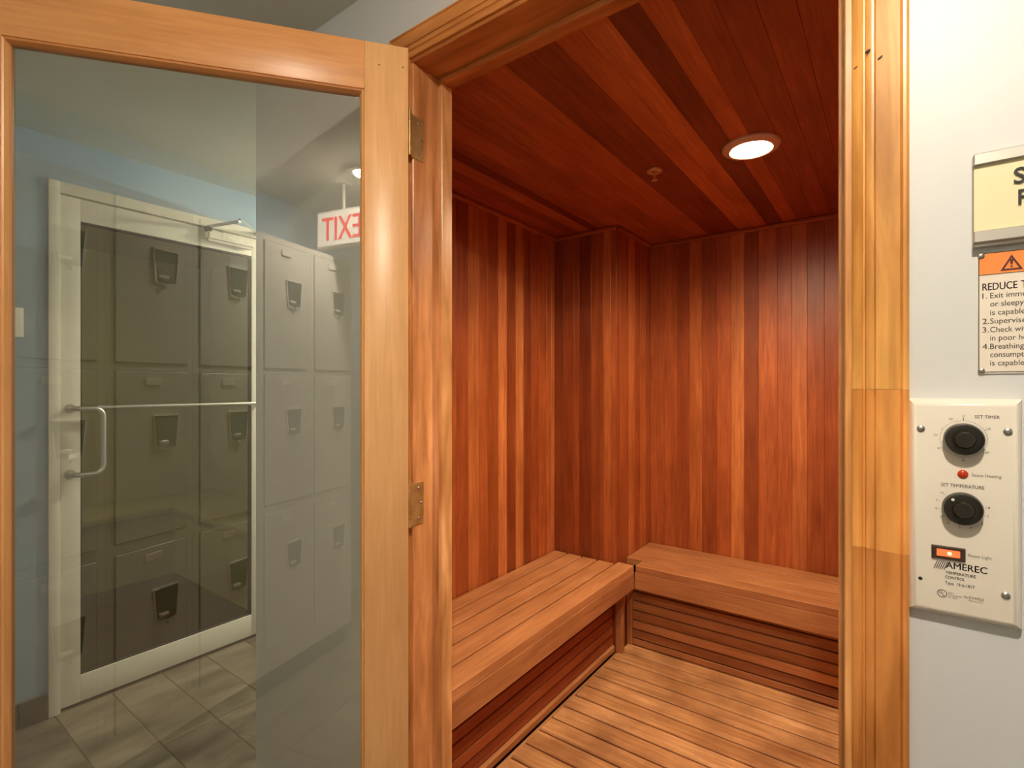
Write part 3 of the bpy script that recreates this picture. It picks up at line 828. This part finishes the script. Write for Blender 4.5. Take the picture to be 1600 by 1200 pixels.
# ================================================================== LOCKERS (behind the viewer, mirrored in the door glass)
LYF = -0.33
LK_P = 0.288
def make_locker(x0, label):
    e = empty('locker', (x0 + LK_P/2, LYF - 0.19, 0), label, 'locker', 'grey lockers opposite the sauna')
    x1 = x0 + LK_P
    ZT = 1.972
    bm = bmesh.new()
    bm_box(bm, x0+0.0004, x0+0.024, LYF-0.38, LYF-0.004, 0.10, ZT)
    bm_box(bm, x1-0.024, x1-0.0004, LYF-0.38, LYF-0.004, 0.10, ZT)
    bm_box(bm, x0+0.024, x1-0.024, LYF-0.38, LYF-0.37, 0.10, ZT)
    for za, zb_ in ((ZT-0.024, ZT), (1.376, 1.400), (0.780, 0.812), (0.10, 0.20)):
        bm_box(bm, x0+0.024, x1-0.024, LYF-0.37, LYF-0.004, za, zb_)
    obj_bm('body', bm, M_LOCKER, e)
    box('plinth', x0+0.0004, x1-0.0004, LYF-0.36, LYF-0.03, 0.001, 0.10, M_GASKET, e)
    for (za, zb_) in ((1.4022, 1.9458), (0.8142, 1.3738), (0.2022, 0.7778)):
        dx0, dx1 = x0+0.0265, x1-0.0265
        d = box('door', dx0, dx1, LYF-0.020, LYF, za, zb_, M_LOCKER, e, 0.002, 1)
        hc = x0 + LK_P/2 + 0.042
        ht = zb_ - 0.148
        # cup handle: trapezoid frame, pointed at the bottom, dished inside
        out = [(-0.046, 0), (0.046, 0), (0.037, -0.118), (0.0, -0.130), (-0.037, -0.118)]
        inn = [(-0.041, -0.005), (0.041, -0.005), (0.033, -0.112), (0.0, -0.120), (-0.033, -0.112)]
        dee = [(-0.036, -0.012), (0.036, -0.012), (0.029, -0.100), (0.0, -0.106), (-0.029, -0.100)]
        bm = bmesh.new()
        rings = []
        for P, yv in ((out, 0.0002), (out, 0.004), (inn, 0.005), (dee, 0.0008)):
            rings.append([bm.verts.new((hc+a, LYF+yv, ht+b)) for a, b in P])
        for q, (A, B) in enumerate(zip(rings, rings[1:])):
            for i in range(5):
                j = (i+1) % 5
                f = bm.faces.new((A[i], A[j], B[j], B[i])); f.material_index = 0 if q < 2 else 1
        f = bm.faces.new(rings[-1]); f.material_index = 1
        sub('cup_handle', bm, [M_BRIGHT, M_CUP], d, e)
        bm = bmesh.new(); bm_box(bm, hc-0.026, hc+0.006, LYF+0.001, LYF+0.011, ht-0.101, ht-0.090)
        bmesh.ops.bevel(bm, geom=list(bm.edges), offset=0.002, segments=1, affect='EDGES')
        sub('latch', bm, M_BRIGHT, d, e)
        bm = bmesh.new(); bm_cyl(bm, (hc, LYF+0.003, ht-0.126), (hc, LYF+0.009, ht-0.126), 0.005, seg=10)
        sub('lock_eye', bm, M_CHROME, d, e)
        pc = x0 + LK_P/2
        bm = bmesh.new(); bm_box(bm, pc-0.027, pc+0.027, LYF+0.0002, LYF+0.004, zb_-0.046, zb_-0.022)
        bmesh.ops.bevel(bm, geom=list(bm.edges), offset=0.001, segments=1, affect='EDGES')
        sub('number_plate', bm, M_WHITE, d, e)
    return e
NL = 8
ordn = ['first', 'second', 'third', 'fourth', 'fifth', 'sixth', 'seventh', 'eighth']
for k in range(NL):
    xr = 0.281 - LK_P*k
    lab = ('grey three-tier locker column at the end of the row, nearest the exit sign' if k == 0 else
           'grey three-tier locker column, %s from the exit sign end of the row' % ordn[k])
    make_locker(xr - LK_P, lab)

# exit sign (hangs over the lockers, mirrored in the glass)
ex_ = empty('exit_sign', (0.15, -0.27, ZC), 'lit white exit sign with red letters hanging above the lockers', 'sign')
M_EXIT = principled('exit_face', (0.85, 0.82, 0.76), 0.4, emit=(1.0, 0.90, 0.80), emit_s=0.9)
M_RED = principled('exit_red', (0.65, 0.02, 0.03), 0.4, emit=(1.0, 0.06, 0.06), emit_s=1.4)
box('housing', 0.132, 0.172, -0.425, -0.115, 2.012, 2.195, M_WHITE, ex_, 0.004)
box('face', 0.1305, 0.1318, -0.415, -0.125, 2.022, 2.185, M_EXIT, ex_)
box('stem', 0.147, 0.157, -0.275, -0.265, 2.196, ZC-0.004, M_WHITE, ex_, 0.001)
box('canopy', 0.127, 0.177, -0.295, -0.245, ZC-0.006, ZC-0.0005, M_WHITE, ex_, 0.002)
lettering('EXIT', ex_, -0.150, -0.150+0.235, 2.046, 0.115, 0.1305, M_RED, True, 0.0008, face='-x')

# ================================================================== CONTROL PANEL
PYF = 0.828            # plate face
cp = empty('sauna_control_panel', (0.069, YW, 1.035), 'white sauna timer and temperature control plate with two black knobs', 'control panel')
M_PLATE = principled('ivory_plate_enamel', (0.86, 0.80, 0.70), 0.28)
bm = bmesh.new()
def ring(x0, x1, z0, z1, y): return [bm.verts.new(p) for p in ((x0, y, z0), (x1, y, z0), (x1, y, z1), (x0, y, z1))]
prof = [(0.0155, 0.1225, 1.0365, 1.306, YW-0.0005), (0.0155, 0.1225, 1.0365, 1.306, YW-0.004), (0.0165, 0.1215, 1.0375, 1.305, YW-0.0085), (0.0195, 0.1185, 1.0405, 1.302, YW-0.0135), (0.0235, 0.1145, 1.0445, 1.298, YW-0.0165), (0.0255, 0.1125, 1.0465, 1.296, PYF)]
rs = [ring(*p) for p in prof]
for A, B in zip(rs, rs[1:]):
    for i in range(4):
        j = (i+1) % 4; bm.faces.new((A[i], A[j], B[j], B[i]))
bm.faces.new(rs[0][::-1]); bm.faces.new(rs[-1])
obj_bm('faceplate', bm, M_PLATE, cp, smooth=True)
def knob(x, z, dot):
    bm = bmesh.new()
    bm_lathe(bm, [(0.0, 0.0002), (0.0185, 0.0002), (0.0192, 0.004), (0.0190, 0.012), (0.0178, 0.0150), (0.0165, 0.0155), (0.0110, 0.0150), (0.0096, 0.0165), (0.0090, 0.0215), (0.0080, 0.0228), (0.0, 0.0228)], (x, PYF, z), (0,-1,0), 40)
    k = obj_bm('knob', bm, M_BLACK, cp, smooth=True)
    if dot:
        bm = bmesh.new(); bm_cyl(bm, (x-0.0095, PYF-0.0152, z+0.0110), (x-0.0095, PYF-0.0162, z+0.0110), 0.0016, seg=12)
        sub('pointer_dot', bm, M_WHITE, k, cp)
    else:
        bm = bmesh.new(); bm_box(bm, x-0.0011, x+0.0011, PYF-0.0163, PYF-0.0152, z+0.011, z+0.0170)
        sub('pointer', bm, M_BLACK, k, cp)
    return k
K1, K2 = (0.0692, 1.2575), (0.0680, 1.1740)
knob(*K1, False); knob(*K2, True)
# dial ticks: one ring of print each
bm = bmesh.new()
for i in range(60):
    a = math.radians(90 - i*6)
    r0, r1 = 0.0213, (0.0224 if i % 10 else 0.0236)
    w_ = 0.00025
    ca, sa = math.cos(a), math.sin(a)
    v = [bm.verts.new((K1[0]+ca*r-sa*s*w_, PYF-0.0003, K1[1]+sa*r+ca*s*w_)) for r, s in ((r0,-1),(r1,-1),(r1,1),(r0,1))]
    bm.faces.new(v)
obj_bm('dial_ticks', bm, M_INK, cp)
bm = bmesh.new()
for i, a in enumerate((140, 166, 190, 215, 238, 265, 290, 340, 6)):
    a = math.radians(a)
    ca, sa = math.cos(a), math.sin(a); w_ = 0.00022
    v = [bm.verts.new((K2[0]+ca*r-sa*s*w_, PYF-0.0003, K2[1]+sa*r+ca*s*w_)) for r, s in ((0.0210,-1),(0.0224,-1),(0.0224,1),(0.0210,1))]
    bm.faces.new(v)
obj_bm('dial_ticks', bm, M_INK, cp)
def cpt(s, x0, x1, zb, cap, bold=False, mat=None): lettering(s, cp, x0, x1, zb, cap, PYF, mat, bold)
M_GREY = principled('grey_ink', (0.22, 0.20, 0.17), 0.6)
cpt('0', 0.0686, 0.0704, 1.2840, 0.0026, mat=M_GREY)
box('index_mark', 0.0690, 0.0697, PYF-0.0004, PYF-0.0001, 1.2800, 1.2828, M_INK, cp)
for s, a in (('10', 30), ('20', -30-5), ('30', -90), ('40', -150), ('50', 173), ('60', 116)):
    a = math.radians(a); rr = 0.0262
    cx_, cz_ = K1[0]+math.cos(a)*rr, K1[1]+math.sin(a)*rr
    cpt(s, cx_-0.0017, cx_+0.0017, cz_-0.0012, 0.0025, mat=M_GREY)
for s, a in (('10', 140), ('9', 166), ('8', 190), ('7', 215), ('6', 238), ('5', 265), ('4', 290), ('3', 318), ('2', 343), ('1', 7)):
    a = math.radians(a); rr = 0.0245
    cx_, cz_ = K2[0]+math.cos(a)*rr, K2[1]+math.sin(a)*rr
    hw = 0.0016 if len(s) > 1 else 0.0008
    cpt(s, cx_-hw, cx_+hw, cz_-0.0011, 0.0023, mat=M_GREY)
cpt('SET TIMER', 0.0797, 0.1018, 1.2828, 0.0036)
cpt('Sauna Heating', 0.0768, 0.1030, 1.2128, 0.0036, mat=M_GREY)
cpt('SET TEMPERATURE', 0.0484, 0.0882, 1.1980, 0.0040)
cpt('Room Light', 0.0740, 0.0948, 1.1155, 0.0036, mat=M_GREY)
cpt('AMEREC', 0.0528, 0.0906, 1.0978, 0.0078, True)
cpt('TEMPERATURE', 0.0528, 0.0806, 1.0907, 0.0034, True)
cpt('CONTROL', 0.0524, 0.0706, 1.0850, 0.0034, True)
cpt('Type  19-6-1817', 0.0522, 0.0796, 1.0778, 0.0036)
cpt('E39822', 0.0745, 0.0880, 1.0650, 0.0027, mat=M_GREY)
cpt('File', 0.0700, 0.0735, 1.0650, 0.0024, mat=M_GREY)
cpt('Made in U.S.A.', 0.0738, 0.0868, 1.0622, 0.0017, mat=M_GREY)
cpt('Listed', 0.0552, 0.0598, 1.0670, 0.0016, mat=M_GREY)
cpt('Sauna Equipment', 0.0552, 0.0680, 1.0644, 0.0016, mat=M_GREY)
cpt('No. 156 B', 0.0552, 0.0636, 1.0616, 0.0019, mat=M_GREY)
# slanted logo bars
for i in range(6):
    bm = bmesh.new()
    xb_, w_ = 0.0412 + i*0.00192, 0.00082
    v = [bm.verts.new(p) for p in ((xb_, PYF-0.0003, 1.0952), (xb_+w_, PYF-0.0003, 1.0952), (xb_+w_+0.0034, PYF-0.0003, 1.1052), (xb_+0.0034, PYF-0.0003, 1.1052))]
    bm.faces.new(v)
    obj_bm('logo_bar', bm, M_INK, cp)
# UL mark
bm = bmesh.new(); bm_lathe(bm, [(0.0041, 0.0001), (0.0041, 0.0004), (0.0047, 0.0004), (0.0047, 0.0001)], (0.0495, PYF, 1.0655), (0,-1,0), 28)
obj_bm('listing_mark', bm, M_INK, cp)
cpt('U', 0.0468, 0.0492, 1.0652, 0.0036); cpt('L', 0.0499, 0.0518, 1.0628, 0.0036)
# pilot lamp
M_LED = principled('red_pilot_lens', (0.45, 0.035, 0.012), 0.15, emit=(0.9, 0.08, 0.02), emit_s=0.10)
bm = bmesh.new(); bm_lathe(bm, [(0.0048, 0.0001), (0.0050, 0.0012), (0.0043, 0.0018), (0.0030, 0.0030), (0.0, 0.0036)], (0.0688, PYF, 1.2148), (0,-1,0), 24)
o = obj_bm('pilot_lens', bm, M_LED, cp, smooth=True); o['label'] = 'small round red pilot lens'
# rocker switch
bm = bmesh.new()
rs = [ring(*p) for p in ((0.0392, 0.0712, 1.1085, 1.1245, PYF-0.0001), (0.0392, 0.0712, 1.1085, 1.1245, PYF-0.0022), (0.0402, 0.0702, 1.1095, 1.1235, PYF-0.0032), (0.0436, 0.0668, 1.1118, 1.1212, PYF-0.0030), (0.0438, 0.0666, 1.1120, 1.1210, PYF-0.0008))]
for A, B in zip(rs, rs[1:]):
    for i in range(4):
        j = (i+1) % 4; bm.faces.new((A[i], A[j], B[j], B[i]))
bm.faces.new(rs[-1])
rk = obj_bm('rocker_bezel', bm, principled('brown_black_bezel', (0.05, 0.03, 0.018), 0.4), cp)
M_ROCK = principled('orange_rocker', (0.80, 0.20, 0.07), 0.3, emit=(1.0, 0.20, 0.06), emit_s=0.55)
bm = bmesh.new()
v = [bm.verts.new(p) for p in ((0.0442, PYF-0.0010, 1.1124), (0.0442, PYF-0.0010, 1.1206), (0.0662, PYF-0.0010, 1.1206), (0.0662, PYF-0.0010, 1.1124), (0.0442, PYF-0.0052, 1.1126), (0.0442, PYF-0.0052, 1.1204), (0.0662, PYF-0.0030, 1.1204), (0.0662, PYF-0.0030, 1.1126))]
for f in ((0,1,2,3),(4,5,6,7),(0,1,5,4),(1,2,6,5),(2,3,7,6),(3,0,4,7)): bm.faces.new([v[i] for i in f])
rkr = obj_bm('rocker', bm, M_ROCK, cp); rkr['label'] = 'glowing orange rocker'
bm = bmesh.new(); bm_lathe(bm, [(0.0022, 0.0), (0.0018, 0.0006), (0.0, 0.0008)], (0.0562, PYF-0.0040, 1.1166), (0,-1,0), 14)
sub('neon_glow', bm, emission('neon', (1.0, 0.72, 0.25), 3.0), rkr, cp, True)
# screws
def screw(parent, x, y, z, r=0.0042):
    bm = bmesh.new(); bm_lathe(bm, [(r, 0.0001), (r*0.95, r*0.35), (r*0.6, r*0.62), (r*0.25, r*0.66), (r*0.2, r*0.45), (0.0, r*0.45)], (x, y, z), (0,-1,0), 18)
    return obj_bm('screw', bm, M_STEEL, parent, smooth=True)
for x, z in ((0.0289, 1.2680), (0.1085, 1.2682), (0.1068, 1.0765)): screw(cp, x, PYF, z)
bm = bmesh.new(); bm_cyl(bm, (0.0284, PYF-0.0001, 1.0795), (0.0284, PYF-0.0005, 1.0795), 0.0022, seg=14)
o = obj_bm('screw_hole', bm, M_INK, cp)

# ================================================================== ROOM SIGN
rs_ = empty('room_sign', (0.155, YW, 1.488), 'cream room name sign with metal rails above the warning plate', 'sign')
M_RAIL = principled('silver_rail', (0.56, 0.53, 0.48), 0.32, 0.7)
M_CREAM = principled('cream_insert', (0.84, 0.75, 0.47), 0.45)
X0, X1 = 0.0785, 0.232
box('backing', X0, X1, YW-0.010, YW-0.0005, 1.489, 1.600, M_RAIL, rs_, 0.0008, 1)
box('insert', X0+0.0010, X1-0.001, YW-0.0118, YW-0.0101, 1.507, 1.586, M_CREAM, rs_)
box('rail', X0, X1, YW-0.0168, YW-0.0101, 1.586, 1.600, M_RAIL, rs_, 0.0012, 1)
box('rail', X0, X1, YW-0.0168, YW-0.0101, 1.493, 1.507, M_RAIL, rs_, 0.0012, 1)
lettering('SAUNA', rs_, 0.1142, 0.1962, 1.5575, 0.0180, YW-0.0119, M_INK, False, 0.0022)
lettering('ROOM', rs_, 0.1180, 0.1924, 1.5325, 0.0172, YW-0.0119, M_INK, False, 0.0022)

# ================================================================== WARNING PLATE
ws = empty('warning_sign', (0.168, YW, 1.336), 'white screwed-on warning plate with an orange triangle header', 'sign')
WY = YW - 0.0020
WX0, WX1 = 0.0838, 0.2540
box('plate', WX0, WX1, WY, YW-0.0005, 1.3365, 1.4825, principled('warning_plate', (0.84, 0.76, 0.66), 0.4), ws)
box('header_band', WX0+0.0012, WX1-0.0012, WY-0.0003, WY, 1.4562, 1.4815, principled('warning_orange', (0.90, 0.27, 0.055), 0.45), ws)
for (a, b, c, d) in ((WX0+0.0006, WX0+0.0014, 1.3385, 1.4820), (WX1-0.0014, WX1-0.0006, 1.3385, 1.4820), (WX0+0.0006, WX1-0.0006, 1.3380, 1.3388), (WX0+0.0006, WX1-0.0006, 1.4813, 1.4820), (WX0+0.0006, WX1-0.0006, 1.4556, 1.4562)):
    box('border_line', a, b, WY-0.0004, WY-0.00005, c, d, M_INK, ws)
bm = bmesh.new()
M_MAROON = principled('warning_maroon', (0.11, 0.012, 0.008), 0.5)
def tri(s): 
    cxx, czz = 0.1137, 1.4650
    return [bm.verts.new((cxx+a*s, WY-0.0006, czz+b*s)) for a, b in ((-0.0098, -0.0062), (0.0098, -0.0062), (0.0, 0.0122))]
A, B = tri(1.0), tri(0.66)
for i in range(3):
    j = (i+1) % 3; bm.faces.new((A[i], A[j], B[j], B[i]))
obj_bm('triangle', bm, M_MAROON, ws)
bm = bmesh.new()
v = [bm.verts.new((0.1137+a, WY-0.0006, z)) for a, z in ((-0.0008, 1.4652), (0.0008, 1.4652), (0.0015, 1.4705), (0.0010, 1.4718), (-0.0010, 1.4718), (-0.0015, 1.4705))]
bm.faces.new(v)
bm_cyl(bm, (0.1137, WY-0.0003, 1.4632), (0.1137, WY-0.0006, 1.4632), 0.0011, seg=10)
obj_bm('exclamation_mark', bm, M_MAROON, ws)
def wt(s, x0, zb, cap, x1=None, bold=False, mat=None): lettering(s, ws, x0, x1, zb, cap, WY-0.0001, mat, bold, 0.0002)
wt('WARNING', 0.1290, 1.4605, 0.0135, 0.2300, True, M_MAROON)
wt('REDUCE', 0.0880, 1.4370, 0.0086, 0.1185, True)
wt('THE RISK OF OVERHEATING', 0.1216, 1.4370, 0.0086, 0.2480, True)
K = 0.0031
lines = [('1.', 'Exit immediately if uncomfortable, dizzy,', 1.4272), (None, 'or sleepy. Staying too long in a heated area', 1.4172), (None, 'is capable of causing overheating.', 1.4068),
         ('2.', 'Supervise children at all times.', 1.3965), ('3.', 'Check with a doctor before use if pregnant,', 1.3862), (None, 'in poor health or under medical care.', 1.3762),
         ('4.', 'Breathing heated air in conjunction with', 1.3660), (None, 'consumption of alcohol, drugs or medication', 1.3562), (None, 'is capable of causing unconsciousness.', 1.3462)]
for nn, s, z in lines:
    if nn: wt(nn, 0.0880, z, 0.0066)
    wt(s, 0.0950, z, 0.0064, 0.0950 + len(s)*0.00312)
for x, z in ((0.0868, 1.4792), (0.0872, 1.3398), (WX1-0.003, 1.4792), (WX1-0.003, 1.3398)): screw(ws, x, WY-0.0002, z, 0.0034)

print('objects', len(bpy.data.objects))
